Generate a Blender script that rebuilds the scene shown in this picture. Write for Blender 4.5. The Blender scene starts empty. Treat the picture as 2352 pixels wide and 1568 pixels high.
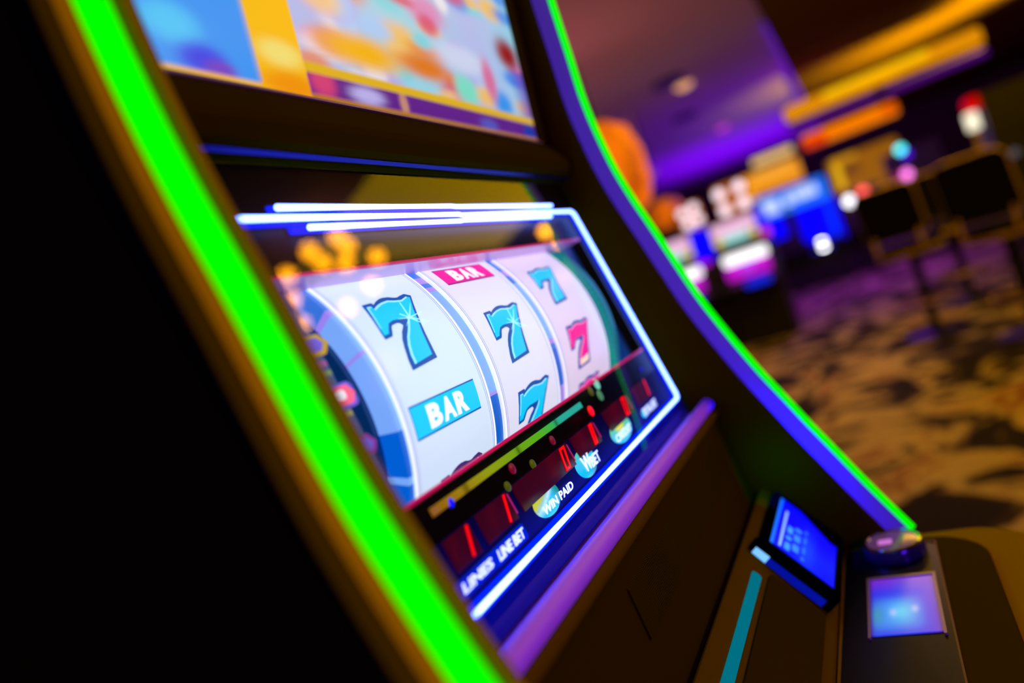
import bpy, bmesh, math, random
from mathutils import Vector, Matrix
from mathutils.geometry import tessellate_polygon
random.seed(7)
SC = bpy.context.scene
COL = SC.collection
FLOOR = -1.15

# ------------------------------------------------------------------ materials
MATS = {}
def lin(c):
    return tuple(((v/255)/12.92 if v/255 <= .04045 else ((v/255+.055)/1.055)**2.4) for v in c)
def mat(name, base=(.02,.02,.02), rough=.5, metal=0., emit=None, strength=1., spec=.5, coat=0., trans=0.):
    if name in MATS: return MATS[name]
    m = bpy.data.materials.new(name); m.use_nodes = True
    b = m.node_tree.nodes['Principled BSDF']
    b.inputs['Base Color'].default_value = (*base, 1)
    b.inputs['Roughness'].default_value = rough
    b.inputs['Metallic'].default_value = metal
    b.inputs['Specular IOR Level'].default_value = spec
    b.inputs['Coat Weight'].default_value = coat
    if emit:
        b.inputs['Emission Color'].default_value = (*emit, 1)
        b.inputs['Emission Strength'].default_value = strength
    MATS[name] = m
    return m
def bumpy(m, scale, dist, kind='noise'):
    nt = m.node_tree; b = nt.nodes['Principled BSDF']
    tc = nt.nodes.new('ShaderNodeTexCoord')
    t = nt.nodes.new('ShaderNodeTexNoise'); t.inputs['Scale'].default_value = scale
    bp = nt.nodes.new('ShaderNodeBump'); bp.inputs['Distance'].default_value = dist; bp.inputs['Strength'].default_value = .5
    nt.links.new(tc.outputs['Object'], t.inputs['Vector']); nt.links.new(t.outputs['Fac'], bp.inputs['Height'])
    nt.links.new(bp.outputs['Normal'], b.inputs['Normal'])
    return m
def matte(m):
    """swap the glossy shader for a plain diffuse one (dead-flat vinyl and powder coat)"""
    nt = m.node_tree; b = nt.nodes['Principled BSDF']; d = nt.nodes.new('ShaderNodeBsdfDiffuse')
    d.inputs['Color'].default_value = b.inputs['Base Color'].default_value[:]
    if b.inputs['Normal'].links: nt.links.new(b.inputs['Normal'].links[0].from_socket, d.inputs['Normal'])
    nt.links.new(d.outputs[0], [n for n in nt.nodes if n.type == 'OUTPUT_MATERIAL'][0].inputs[0])
    return m
def vcol_mat(name, strength=1.):
    m = bpy.data.materials.new(name); m.use_nodes = True
    nt = m.node_tree; b = nt.nodes['Principled BSDF']
    a = nt.nodes.new('ShaderNodeVertexColor'); a.layer_name = 'picture'
    b.inputs['Base Color'].default_value = (.01,.01,.01,1); b.inputs['Roughness'].default_value = .25
    nt.links.new(a.outputs['Color'], b.inputs['Emission Color']); b.inputs['Emission Strength'].default_value = strength
    MATS[name] = m
    return m

PLASTIC = bumpy(mat('dark_bronze_plastic', (.052,.037,.0), .55, spec=.10), 900, .0004)
TRIMP   = bumpy(mat('violet_lit_edge_band', (.30,.20,.42), .45, spec=.3), 900, .0003)
AMBERB  = bumpy(mat('amber_lit_edge_band', (.34,.26,.0), .5, spec=.1), 900, .0003)
WALLP   = bumpy(mat('dark_brown_wall', (.066,.038,.0), .55, spec=.1), 900, .0003)
RIDGEP  = bumpy(mat('bronze_ridge_plastic', (.14,.095,.0), .5, spec=.15), 900, .0003)
SIDEBK  = mat('dead_black_side', (.0015,.0012,.001), .6, spec=.05)
OUTERD  = mat('shaded_outer_bevel', (.055,.042,.0), .5, spec=.15)  # darker copy of the outer bevel, light fall-off put into the colour
OUTERB  = bumpy(mat('lit_outer_bevel', (.42,.30,.0), .45, spec=.3), 900, .0003)
LEDGEM  = mat('satin_ledge_plastic', (.75,.20,.85), .45, spec=.25)
BLACK   = mat('black_cabinet_laminate', (.012,.011,.010), .45, spec=.3)
GLOSSBK = mat('gloss_black_panel', (.003,.003,.004), .3, spec=.06)
NAVY    = mat('navy_tinted_panel', (.002,.005,.20), .5, spec=.03)
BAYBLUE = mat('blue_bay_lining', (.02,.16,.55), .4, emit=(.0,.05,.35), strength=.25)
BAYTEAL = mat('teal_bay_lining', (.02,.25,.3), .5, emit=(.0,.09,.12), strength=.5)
LAV     = mat('pale_header_lining', (.60,.42,.70), .3, emit=(.20,.07,.30), strength=.5)  # weak emission adds the reels' light to the lining
REDLINE = mat('red_window_edge', (.7,.0,.12), .3, emit=(.5,.0,.07), strength=.8)  # reel light on the printed edge put in as emission
GREEN   = mat('green_light_strip', (.0,.02,.0), .6, emit=(.0,1.,.0), strength=1.1, spec=.0)
TUBE    = mat('white_blue_neon', (.5,.7,1), .3, emit=(1.3,2.2,9.0), strength=1.)
GLOW    = mat('blue_neon_halo', (.0,.004,.30), .6, emit=(.0,.02,1.), strength=.9, spec=.0)
CYAN    = mat('cyan_reel_ink', (.0,.3,.6), .4, emit=lin((0,205,255)), strength=1.)
NAVYINK = mat('navy_reel_ink', (.0,.05,.2), .4, emit=lin((8,88,185)), strength=.75)
PINK    = mat('pink_reel_ink', (.5,.0,.2), .4, emit=lin((255,0,150)), strength=1.)
PLUM    = mat('plum_reel_ink', (.1,.0,.1), .4, emit=lin((90,50,130)), strength=.7)
PAPER   = mat('white_reel_ink', (.8,.8,.8), .4, emit=(.92,.95,1.), strength=1.)
GLARE   = mat('reel_glare', (.8,.7,.6), .4, emit=lin((255,225,205)), strength=1.)
GREYINK = mat('grey_reel_ink', (.3,.3,.4), .4, emit=lin((150,160,205)), strength=1.)
ORANGEI = mat('orange_reel_ink', (.8,.4,.1), .4, emit=lin((255,190,60)), strength=1.)
LETTER  = mat('backlit_letters', (.6,.7,.8), .4, emit=(.85,.97,1.6), strength=1.1)
METERW  = mat('dark_red_meter_window', (.05,.0,.012), .25, emit=(.055,.0,.012), strength=.55)
DIGIT   = mat('red_digit_segment', (.3,.0,.0), .4, emit=(1.,.0,.0), strength=1.3)
METERE  = mat('magenta_meter_edge', (.4,.05,.2), .3, emit=(.5,.01,.16), strength=.7)
CHROME  = mat('polished_chrome', (.75,.72,.72), .12, metal=1.)
WOOD    = bumpy(mat('tan_padded_vinyl', (.36,.235,.0), .6, spec=.12), 500, .0006)
DECKM   = mat('dark_deck_panel', (.065,.044,.0), .5, spec=.15)
TEALED  = mat('teal_slot_light', (.0,.06,.07), .4, emit=(.0,.15,.19), strength=1., spec=.0)
LBLUE   = mat('pale_blue_lamp', (.2,.4,.6), .4, emit=(.22,.62,.95), strength=1.)
BLUELED = mat('blue_groove_light', (.0,.0,.3), .4, emit=(.0,.02,1.), strength=1.2)
LAMPB   = mat('blue_indicator', (.0,.0,.3), .4, emit=(.0,.0,1.), strength=1.2)
LAMPR   = mat('red_indicator', (.3,.0,.0), .4, emit=(1.,.0,.01), strength=1.3)
LAMPDR  = mat('dim_red_indicator', (.1,.0,.0), .4, emit=(.16,.0,.02), strength=1.)
LAMPG   = mat('mint_indicator', (.1,.3,.2), .4, emit=lin((130,225,195)), strength=.9)
LAMPDG  = mat('sage_indicator', (.05,.2,.1), .4, emit=lin((75,140,95)), strength=.8)
LAMPO   = mat('olive_indicator', (.1,.1,.0), .4, emit=lin((60,70,5)), strength=1.)
BADGEY  = mat('yellow_badge', (.4,.3,.0), .4, emit=lin((185,150,25)), strength=.9)
BADGEP  = mat('violet_badge', (.2,.1,.4), .4, emit=lin((95,85,215)), strength=.9)
BADGER  = mat('coral_badge', (.6,.1,.2), .4, emit=lin((255,95,125)), strength=1.)
BADGEM  = mat('magenta_badge', (.3,.0,.3), .4, emit=lin((130,40,140)), strength=.8)
GOLDB   = mat('brushed_gold_trim', (.62,.40,.03), .4, metal=.55)

for m_ in (PLASTIC, WALLP, AMBERB, RIDGEP, SIDEBK, OUTERB, OUTERD, WOOD, DECKM): matte(m_)
# ------------------------------------------------------------------ objects
def finish(o, parent=None, label=None, cat=None, group=None, kind=None):
    COL.objects.link(o)
    if parent is not None:
        o.parent = parent
        r = parent
        off = Vector((0,0,0))
        while r is not None:
            off += r.location; r = r.parent
        o.location = o.location - off
    if label: o['label'] = label
    if cat: o['category'] = cat
    if group: o['group'] = group
    if kind: o['kind'] = kind
    return o
def empty(name, loc, label, cat, group=None):
    o = bpy.data.objects.new(name, None); o.location = loc; o.empty_display_size = .1
    return finish(o, None, label, cat, group)
def obj(name, bm, mats, parent=None, smooth=False, **kw):
    me = bpy.data.meshes.new(name)
    bmesh.ops.recalc_face_normals(bm, faces=bm.faces[:]) if not kw.pop('keep', False) else None
    bm.to_mesh(me); bm.free()
    for m in (mats if isinstance(mats, (list, tuple)) else [mats]): me.materials.append(m)
    if smooth:
        for p in me.polygons: p.use_smooth = True
        try: me.set_sharp_from_angle(angle=math.radians(40))
        except Exception: pass
    return finish(bpy.data.objects.new(name, me), parent, **kw)

def add_box(bm, c, s, M=None, mi=0):
    vs = []
    for x in (-.5,.5):
        for y in (-.5,.5):
            for z in (-.5,.5):
                p = Vector((x*s[0], y*s[1], z*s[2]))
                if M is not None: p = M @ p
                vs.append(bm.verts.new(Vector(c)+p))
    for f in ((0,1,3,2),(4,6,7,5),(0,4,5,1),(2,3,7,6),(0,2,6,4),(1,5,7,3)):
        bm.faces.new([vs[i] for i in f]).material_index = mi
    return vs
def add_prism_x(bm, poly, x0, x1, mi=0):
    """closed YZ outline extruded along X"""
    a = [bm.verts.new((x0,y,z)) for y,z in poly]; b = [bm.verts.new((x1,y,z)) for y,z in poly]
    n = len(poly)
    for i in range(n):
        bm.faces.new([a[i],a[(i+1)%n],b[(i+1)%n],b[i]]).material_index = mi
    for ring, rev in ((a,True),(b,False)):
        tris = tessellate_polygon([[Vector((0,y,z)) for y,z in poly]])
        for t in tris:
            try: bm.faces.new([ring[i] for i in t]).material_index = mi
            except ValueError: pass
def add_prism_y(bm, poly, y0, y1, mi=0):
    """closed XZ outline extruded along Y"""
    a = [bm.verts.new((x,y0,z)) for x,z in poly]; b = [bm.verts.new((x,y1,z)) for x,z in poly]
    n = len(poly)
    for i in range(n):
        bm.faces.new([a[i],a[(i+1)%n],b[(i+1)%n],b[i]]).material_index = mi
    for ring in (a,b):
        for t in tessellate_polygon([[Vector((x,0,z)) for x,z in poly]]):
            try: bm.faces.new([ring[i] for i in t]).material_index = mi
            except ValueError: pass
def add_prism(bm, poly, f, h0, h1, mi=0, mi_side=None, step=None):
    """2D outline (a,b) -> f(a,b,h) between heights h0 and h1, cut in strips of b when step is given"""
    tmp = bmesh.new()
    top = [tmp.verts.new((a,b,h1)) for a,b in poly]; bot = [tmp.verts.new((a,b,h0)) for a,b in poly]
    n = len(poly)
    for t in tessellate_polygon([[Vector((a,b,0)) for a,b in poly]]):
        try: tmp.faces.new([top[i] for i in t]).material_index = mi
        except ValueError: pass
    for i in range(n):
        tmp.faces.new([top[i],bot[i],bot[(i+1)%n],top[(i+1)%n]]).material_index = mi if mi_side is None else mi_side
    if step:
        bs = [p[1] for p in poly]; k = math.ceil(min(bs)/step)
        while k*step < max(bs):
            bmesh.ops.bisect_plane(tmp, geom=tmp.verts[:]+tmp.edges[:]+tmp.faces[:], plane_co=(0,k*step,0), plane_no=(0,1,0))
            k += 1
    mp = {}
    for v in tmp.verts: mp[v] = bm.verts.new(f(*v.co))
    for fc in tmp.faces:
        try: bm.faces.new([mp[v] for v in fc.verts]).material_index = fc.material_index
        except ValueError: pass
    tmp.free()
def add_tube(bm, pts, r, n=10, mi=0):
    pts = [Vector(p) for p in pts]; rings = []
    up = None
    for i, p in enumerate(pts):
        if i == 0: d = pts[1]-p
        elif i == len(pts)-1: d = p-pts[-2]
        else: d = (pts[i+1]-p).normalized()+(p-pts[i-1]).normalized()
        d.normalize()
        if up is None:
            up = d.orthogonal().normalized()
        up = (up - d*up.dot(d)).normalized(); w = d.cross(up)
        rings.append([bm.verts.new(p+(up*math.cos(2*math.pi*k/n)+w*math.sin(2*math.pi*k/n))*r) for k in range(n)])
    for a,b in zip(rings, rings[1:]):
        for k in range(n):
            bm.faces.new([a[k],a[(k+1)%n],b[(k+1)%n],b[k]]).material_index = mi
    for ring, p, s in ((rings[0],pts[0],-1),(rings[-1],pts[-1],1)):
        d = (pts[0]-pts[1] if s < 0 else pts[-1]-pts[-2]).normalized()
        c = bm.verts.new(p+d*r*.8)
        for k in range(n): bm.faces.new([ring[k],ring[(k+1)%n],c]).material_index = mi
def add_lathe(bm, prof, f=lambda x,y,z:(x,y,z), n=32, mi=0):
    """profile (radius, height) turned about Z"""
    rings = []
    for r,h in prof:
        if r < 1e-6: rings.append([bm.verts.new(f(0,0,h))])
        else: rings.append([bm.verts.new(f(r*math.cos(2*math.pi*k/n), r*math.sin(2*math.pi*k/n), h)) for k in range(n)])
    for a,b in zip(rings, rings[1:]):
        for k in range(n):
            k2 = (k+1)%n
            if len(a)==1 and len(b)==1: continue
            if len(a)==1: bm.faces.new([a[0],b[k],b[k2]]).material_index = mi
            elif len(b)==1: bm.faces.new([a[k],a[k2],b[0]]).material_index = mi
            else: bm.faces.new([a[k],a[k2],b[k2],b[k]]).material_index = mi
def rounded(x0, y0, x1, y1, r, seg=6):
    """rounded rectangle outline; r = one radius or four (x0y0, x1y0, x1y1, x0y1)"""
    rr = r if isinstance(r, (list,tuple)) else (r,)*4
    out = []
    for (cx,cy,sx,sy,a0),q in zip(((x0,y0,1,1,180),(x1,y0,-1,1,270),(x1,y1,-1,-1,0),(x0,y1,1,-1,90)), rr):
        for k in range(seg+1):
            a = math.radians(a0+90*k/seg)
            out.append((cx+sx*q+q*math.cos(a), cy+sy*q+q*math.sin(a)))
    return out
def text_polys(txt, bold=.0):
    """outline of a word as a flat triangle list in font units, origin at its lower left corner, and its size"""
    cu = bpy.data.curves.new('word','FONT'); cu.body = txt; cu.offset = bold; cu.resolution_u = 3
    cu.fill_mode = 'FRONT'
    o = bpy.data.objects.new('word', cu); COL.objects.link(o)
    dg = bpy.context.evaluated_depsgraph_get(); dg.update()
    me = bpy.data.meshes.new_from_object(o.evaluated_get(dg))
    vs = [v.co.copy() for v in me.vertices]; fs = [tuple(p.vertices) for p in me.polygons]
    bpy.data.objects.remove(o); bpy.data.curves.remove(cu); bpy.data.meshes.remove(me)
    x0 = min(v.x for v in vs); y0 = min(v.y for v in vs); x1 = max(v.x for v in vs); y1 = max(v.y for v in vs)
    return [((v.x-x0)/(x1-x0), (v.y-y0)/(y1-y0)) for v in vs], fs
def add_text(bm, txt, a0, b0, a1, b1, f, h, mi=0, bold=.02, shear=0., thick=.0003):
    """word filling the box a0..a1 (left to right) and b0 (top) .. b1 (bottom)"""
    vs, fs = text_polys(txt, bold)
    tmp = [(a0+u*(a1-a0)+shear*(v-.5), b1+v*(b0-b1)) for u,v in vs]
    top = [bm.verts.new(f(a,b,h+thick)) for a,b in tmp]
    edges = {}
    for q in fs:
        try: bm.faces.new([top[i] for i in q]).material_index = mi
        except ValueError: continue
        for i in range(len(q)):
            e = (q[i], q[(i+1)%len(q)])
            edges[e] = 1
    bot = {}
    for (i,j) in list(edges):
        if (j,i) in edges: continue
        for k in (i,j):
            if k not in bot: bot[k] = bm.verts.new(f(*tmp[k],h))
        try: bm.faces.new([top[i],bot[i],bot[j],top[j]]).material_index = mi
        except ValueError: pass
def painted(name, f, us, vs, colour, m, parent=None, back=None, **kw):
    """display sheet: f(u,v) gives the point, colour(u,v) the picture it shows"""
    bm = bmesh.new(); lay = bm.verts.layers.float_color.new('picture')
    g = []
    for v in vs:
        row = []
        for u in us:
            x = bm.verts.new(f(u,v)); x[lay] = (*colour(u,v),1); row.append(x)
        g.append(row)
    for a,b in zip(g, g[1:]):
        for i in range(len(a)-1): bm.faces.new([a[i],a[i+1],b[i+1],b[i]])
    if back is not None:                      # give the sheet a real thickness
        res = bmesh.ops.extrude_face_region(bm, geom=bm.faces[:])
        bmesh.ops.translate(bm, vec=back, verts=[e for e in res['geom'] if isinstance(e, bmesh.types.BMVert)])
    return obj(name, bm, m, parent, **kw)
def lsp(a, b, n): return [a+(b-a)*i/(n-1) for i in range(n)]
def mix(a, b, t):
    t = max(0,min(1,t)); return tuple(p+(q-p)*t for p,q in zip(a,b))

# ------------------------------------------------------------------ frames of the near machine
P0 = Vector((0,.274,.097)); U = Vector((0,-.1961,-.9806)).normalized(); N = Vector((0,-.9806,.1961)).normalized()
def GP(x, s, off=0.): return Vector((x,0,0))+P0+U*s+N*off          # on the reel glass: across, down, out of it
RD = .135; CEN = P0+U*.103+N*(-.1395)
def DR(x, t, h=0.):                                                 # on a reel: across, arc length down, out of it
    a = t/RD; return Vector((x,0,0))+CEN+(U*math.sin(a)+N*math.cos(a))*(RD+h)

PROF = [(.226,.62),(.230,.45),(.2330,.34),(.2339,.2722),(.2345,.208),(.2275,.1394),(.2176,.092),(.2052,.0467),(.1935,.002),(.1820,-.0395),
        (.1690,-.077),(.1556,-.112),(.1420,-.145),(.1278,-.1755),(.1140,-.206),(.1001,-.2348),(.0740,-.289),(.0471,-.341)]
def catmull(P, n=4):
    out = []
    for i in range(len(P)-1):
        p0,p1,p2,p3 = P[max(i-1,0)],P[i],P[i+1],P[min(i+2,len(P)-1)]
        for k in range(n):
            t = k/n
            out.append(tuple(.5*((2*b)+(-a+c)*t+(2*a-5*b+4*c-d)*t*t+(-a+3*b-3*c+d)*t**3) for a,b,c,d in zip(p0,p1,p2,p3)))
    out.append(P[-1]); return out
CURVE = catmull(PROF)
def frames():
    out = []
    for i,(y,z) in enumerate(CURVE):
        a = CURVE[max(i-1,0)]; b = CURVE[min(i+1,len(CURVE)-1)]
        t = Vector((b[0]-a[0], b[1]-a[1])).normalized()             # running down
        out.append((Vector((y,z)), Vector((-t.y, t.x)) if -t.y > 0 else Vector((t.y,-t.x))))
    return out
FR = frames()
W = .6
def loft_cheek(bm, section, side, mi=0, i0=0, i1=None):
    """section: list of (x, offset, absolute y or None); side 0 = left (mirrored), 1 = right"""
    rings = []
    for p,nb in FR[i0:i1]:
        ring = []
        for s in section:
            x = s[0] if side else W-s[0]-.011-.009*max(0,min(1,(.13-p.y)/.24))
            if len(s) > 2: ring.append(bm.verts.new((x, s[2], p.y)))
            else:
                q = p+nb*s[1]; ring.append(bm.verts.new((x, q.x, q.y)))
        rings.append(ring)
    n = len(section)
    for a,b in zip(rings, rings[1:]):
        for k in range(n): bm.faces.new([a[k],a[(k+1)%n],b[(k+1)%n],b[k]]).material_index = mi
    for r in (rings[0], rings[-1]):
        try: bm.faces.new(r).material_index = mi
        except ValueError: pass

# ================================================================== THE NEAR SLOT MACHINE
M = empty('slot_machine', (.3,.4,FLOOR), 'large near slot machine with three white reels of sevens, blue neon and green light strips', 'slot machine', None)

# --- cabinet body behind everything
bm = bmesh.new()
add_prism_x(bm, [(.34,.72),(.34,.14),(.47,.14),(.47,-.11),(.32,-.11),(.32,-.40),(.16,-.46),(.16,FLOOR),(.75,FLOOR),(.75,.72)], -.014, .6)
obj('cabinet', bm, BLACK, M)
bm = bmesh.new()
add_prism_x(bm, [(.20,.78),(.18,.74),(.20,.62),(.262,.585),(.34,.585),(.75,.72),(.75,.80),(.24,.80)], -.015, .605)
obj('top_box', bm, BLACK, M)

# --- side panels, bronze trims and light strips
for side in (0,1):
    bm = bmesh.new()
    front = [(p+nb*.0195) for p,nb in FR]
    poly = [(q.x,q.y) for q in front]
    poly = [(.75,.62)]+poly+[(.075,-.36),(.13,-.42),(.14,FLOOR),(.75,FLOOR)]
    x0,x1 = (.600,.612) if side else (-.0300,-.014)
    add_prism_x(bm, poly, x0, x1)
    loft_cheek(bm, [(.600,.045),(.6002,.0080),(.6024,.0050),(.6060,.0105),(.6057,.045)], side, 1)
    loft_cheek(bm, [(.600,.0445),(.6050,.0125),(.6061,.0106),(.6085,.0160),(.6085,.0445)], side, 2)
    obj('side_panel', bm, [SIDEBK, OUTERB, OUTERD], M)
    bm = bmesh.new()
    loft_cheek(bm, [(.568,0,.335),(.5695,.030),(.5705,.0165 if side else .0065),(.5725,.0150 if side else .0053),(.5740,.020),(.6000,.020),(.6000,0,.335)], side)
    obj('side_trim', bm, WALLP, M, smooth=True)
    bm = bmesh.new()
    loft_cheek(bm, ([(.5722,.0158),(.5734,.0140)] if side else [(.5722,.0055),(.5734,.0046),(.5850,-.0020)])+[(.5880,.0010),(.5905,.0016),(.5912,.006),(.5990,.0120),(.5990,.0195),(.574,.0195)], side)
    obj('edge_band', bm, TRIMP if side else AMBERB, M, smooth=True)  # each side's light, violet right and amber left, put into the colour
    bm = bmesh.new()
    loft_cheek(bm, [(.5912,.0040),(.5916,-.0022),(.5935,-.0044),(.5965,-.0040),(.6018,.0040),(.5990,.0110)], side, i0=1)
    obj('light_strip', bm, GREEN, M, smooth=True)

# --- upper screen and the bar beneath it
PAL = [lin(c) for c in ((160,205,255),(225,120,185),(95,215,230),(245,205,130),(185,160,240),(250,190,40),(240,240,245),(60,140,240),(235,130,60),(215,60,110))]
BLOBS = [(random.uniform(.17,.545), random.uniform(.02,.40), random.uniform(.012,.035), random.uniform(.006,.016), PAL[i%len(PAL)]) for i in range(190)]
def pic_upper(x, w):
    """the picture on the upper display: x across in metres, w up from its lower edge"""
    def blob(cx, cw, rx, rw): return math.exp(-(((x-cx)/rx)**2+((w-cw)/rw)**2)**2)
    c = mix(lin((175,190,240)), lin((150,215,235)), .5+.5*math.sin(x*25))
    for bx,bw,rx,rw,col in BLOBS:
        if abs(x-bx) < rx*1.6 and abs(w-bw) < rw*1.6: c = mix(c, col, .85*blob(bx,bw,rx,rw))
    c = mix(c, lin((245,180,20)), blob(.25,.046,.05,.014))
    c = mix(c, lin((225,120,30)), blob(.335,.050,.045,.012))
    c = mix(c, lin((120,225,200)), blob(.40,.040,.022,.016)); c = mix(c, lin((205,215,245)), blob(.405,.07,.05,.014))
    c = mix(c, lin((50,150,240)), blob(.475,.036,.022,.014)); c = mix(c, lin((215,110,160)), blob(.455,.058,.014,.022))
    c = mix(c, lin((150,10,10)), blob(.515,.095,.028,.018)); c = mix(c, lin((110,70,190)), .8*max(0,min(1,(x-.505)/.03))*(w<.08))
    if w < .027: c = lin((225,180,30)) if x > .15 else c
    if w < .0205:
        c = lin((95,25,140))
        c = mix(c, lin((215,60,120)), blob(.19,.015,.014,.012)); c = mix(c, lin((190,180,240)), blob(.238,.012,.022,.007))
        c = mix(c, lin((200,140,120)), blob(.285,.012,.006,.012)); c = mix(c, lin((80,85,190)), blob(.43,.010,.02,.006)); c = mix(c, lin((10,60,170)), blob(.525,.010,.016,.01))
    if w < .0068: c = lin((185,120,25))
    if x < .176:
        c = mix(lin((250,190,20)), lin((245,225,120)), blob(.155,.028,.02,.009)); c = mix(c, lin((245,150,0)), blob(.16,.008,.03,.009))
    b = max(0,min(1,(.134-x)/.004))*(w>.0055)
    c = mix(c, mix(lin((25,150,250)), lin((60,200,255)), blob(.075,.03,.02,.012)), b)
    c = mix(c, lin((20,60,235)), b*blob(.092,.012,.018,.01)); c = mix(c, lin((110,60,200)), b*blob(.102,.008,.012,.006))
    return tuple(.92*v for v in c)
UB = Vector((0,.2838,.1815)); UD = Vector((0,-.095,1.)).normalized()
SCRU = vcol_mat('upper_display_picture', 1.); SCRU.node_tree.nodes['Principled BSDF'].inputs['Specular IOR Level'].default_value = .1
painted('bonus_screen', lambda x,w: Vector((x,0,0))+UB+UD*w, lsp(.052,.542,150), lsp(0.,.40,110), pic_upper, SCRU, M, back=(0,.008,0))
bm = bmesh.new()
add_prism_x(bm, [(.2955,.183),(.2830,.1810),(.2800,.1790),(.2640,.1560),(.2625,.1500),(.2660,.1405),(.2740,.1355),(.30,.1330),(.34,.14),(.34,.178)], .021, .569)
obj('screen_bar', bm, PLASTIC, M)
bm = bmesh.new(); add_prism_x(bm, [(.2710,.1366),(.2738,.1347),(.2748,.1356),(.2720,.1374)], .022, .569)
obj('bar_edge', bm, mat('glossy_navy_edge', (.012,.014,.16), .3, metal=.9), M)
bm = bmesh.new()
f = lambda x,w,o: Vector((x,0,0))+UB+UD*w+Vector((0,-.995,-.095))*o
for (a,b,c,d) in ((.021,0,.052,.42),(.542,0,.569,.42),(.021,.40,.569,.425)):
    add_prism(bm, [(a,b),(c,b),(c,d),(a,d)], f, -.03, .004)
obj('screen_frame', bm, PLASTIC, M)
bm = bmesh.new()
add_prism_x(bm, [(.2800,.1822),(.2789,.1800),(.2812,.1790),(.284,.1802)], .05, .544)
obj('screen_lip', bm, mat('tan_lip', (.42,.28,.12), .4), M)

# --- reel window: black printed panel, navy lower panel, trims
bm = bmesh.new()
def slab(bm, x0, s0, x1, s1, o0, o1, mi=0): add_prism(bm, [(x0,s0),(x1,s0),(x1,s1),(x0,s1)], GP, o0, o1, mi)
slab(bm, .021, -.045, .569, .033, -.016, -.004)
slab(bm, .021, .033, .044, .174, -.016, -.004); slab(bm, .534, .033, .569, .174, -.016, -.004)
slab(bm, .021, .174, .569, .199, -.016, -.004)
obj('mask_panel', bm, GLOSSBK, M)
bm = bmesh.new(); slab(bm, .021, .199, .569, .262, -.016, -.004)
obj('meter_panel', bm, NAVY, M)  # navy base colour stands in for neon glow on the lower panel
bm = bmesh.new()
slab(bm, .044, .0325, .534, .0338, -.006, -.0032); obj('window_edge', bm, REDLINE, M)
bm = bmesh.new()
slab(bm, .044, .1725, .534, .1748, -.006, -.0028); obj('window_edge', bm, REDLINE, M)
# bay behind the window
bm = bmesh.new(); slab(bm, .0445, .0331, .5335, .0346, -.032, -.0042); obj('window_header', bm, LAV, M)
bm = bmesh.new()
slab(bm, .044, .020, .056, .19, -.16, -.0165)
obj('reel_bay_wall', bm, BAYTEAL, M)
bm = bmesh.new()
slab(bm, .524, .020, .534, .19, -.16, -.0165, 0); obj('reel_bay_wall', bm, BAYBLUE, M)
bm = bmesh.new(); slab(bm, .044, -.06, .534, .24, -.176, -.16, 0); obj('reel_bay_back', bm, NAVY, M)
# decorated column of payline badges beside the left reel
def pic_col(x, s):
    t = (s-.03)/.145
    c = mix(lin((60,40,150)), lin((0,80,150)), t*3)
    c = mix(c, lin((0,120,90)), .9*math.exp(-((x-.060)/.016)**2)*(1 if t>.3 else 0))
    for s0,col in ((.088,(150,200,40)),(.1135,(220,215,60))):
        c = mix(c, lin(col), math.exp(-((s-s0)/.0011)**2))
    c = mix(c, lin((230,90,190)), .8*math.exp(-((s-.082)/.0012)**2)*(x>.075))
    c = mix(c, lin((5,45,185)), max(0,min(1,(t-.72)*5)))
    return tuple(.8*v for v in c)
painted('badge_column', lambda x,s: GP(x,s,-.019), lsp(.056,.097,14), lsp(.034,.174,90), pic_col, vcol_mat('badge_column_picture', 1.2), M, back=N*-.003)
def hexa(cx, cs, a, b): return [(cx-a,cs),(cx-a*.62,cs-b),(cx+a*.62,cs-b),(cx+a,cs),(cx+a*.62,cs+b),(cx-a*.62,cs+b)]
bm = bmesh.new(); add_prism(bm, hexa(.0885,.0712,.0150,.0062), GP, -.0185, -.0165, 0); add_prism(bm, hexa(.0885,.0712,.0095,.0040), GP, -.0168, -.0155, 1)
obj('payline_badge', bm, [BADGEY,BADGEP], M, label='yellow six-sided badge')
bm = bmesh.new()
add_prism(bm, rounded(.0765,.0960,.1040,.1110,.004), GP, -.0185, -.0168, 1)
add_prism(bm, [(.0785,.0980),(.0985,.0980),(.1025,.1035),(.0985,.1090),(.0785,.1090)], GP, -.0168, -.0155, 0); add_prism(bm, rounded(.0875,.1005,.0935,.1060,.002), GP, -.0156, -.0145, 2)
obj('payline_badge', bm, [BADGER,BADGEP,PAPER], M, label='coral red badge')
bm = bmesh.new(); add_prism(bm, hexa(.0885,.1338,.0120,.0058), GP, -.0185, -.0165, 0); add_prism(bm, hexa(.0885,.1338,.0078,.0038), GP, -.0168, -.0155, 1)
obj('payline_badge', bm, [BADGEM,BADGEP], M, label='violet six-sided badge')
# the teal ring with its beads right of the last reel
bm = bmesh.new()
def ring(bm, x0, x1, r0, r1, a0=-80, a1=80, n=60, mi=0):
    rr = []
    for k in range(n+1):
        a = math.radians(a0+(a1-a0)*k/n); e = U*math.sin(a)+N*math.cos(a)
        rr.append([bm.verts.new(Vector((x,0,0))+CEN+e*r) for x,r in ((x0,r0),(x1,r0),(x1,r1),(x0,r1))])
    for a,b in zip(rr,rr[1:]):
        for k in range(4): bm.faces.new([a[k],a[(k+1)%4],b[(k+1)%4],b[k]]).material_index = mi
    bm.faces.new(rr[0]).material_index = mi; bm.faces.new(rr[-1]).material_index = mi
ring(bm, .506, .514, .122, .1335)
for k in range(36):
    a = math.radians(-52+k*3.0); e = U*math.sin(a)+N*math.cos(a); c = Vector((.5055,0,0))+CEN+e*.129
    add_lathe(bm, [(0,-.001),(.0016,-.0006),(.0022,.0004),(.0022,.001)], lambda x,y,z: c+Vector((z,0,0))+U*x+N*y, 8, 1)
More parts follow.
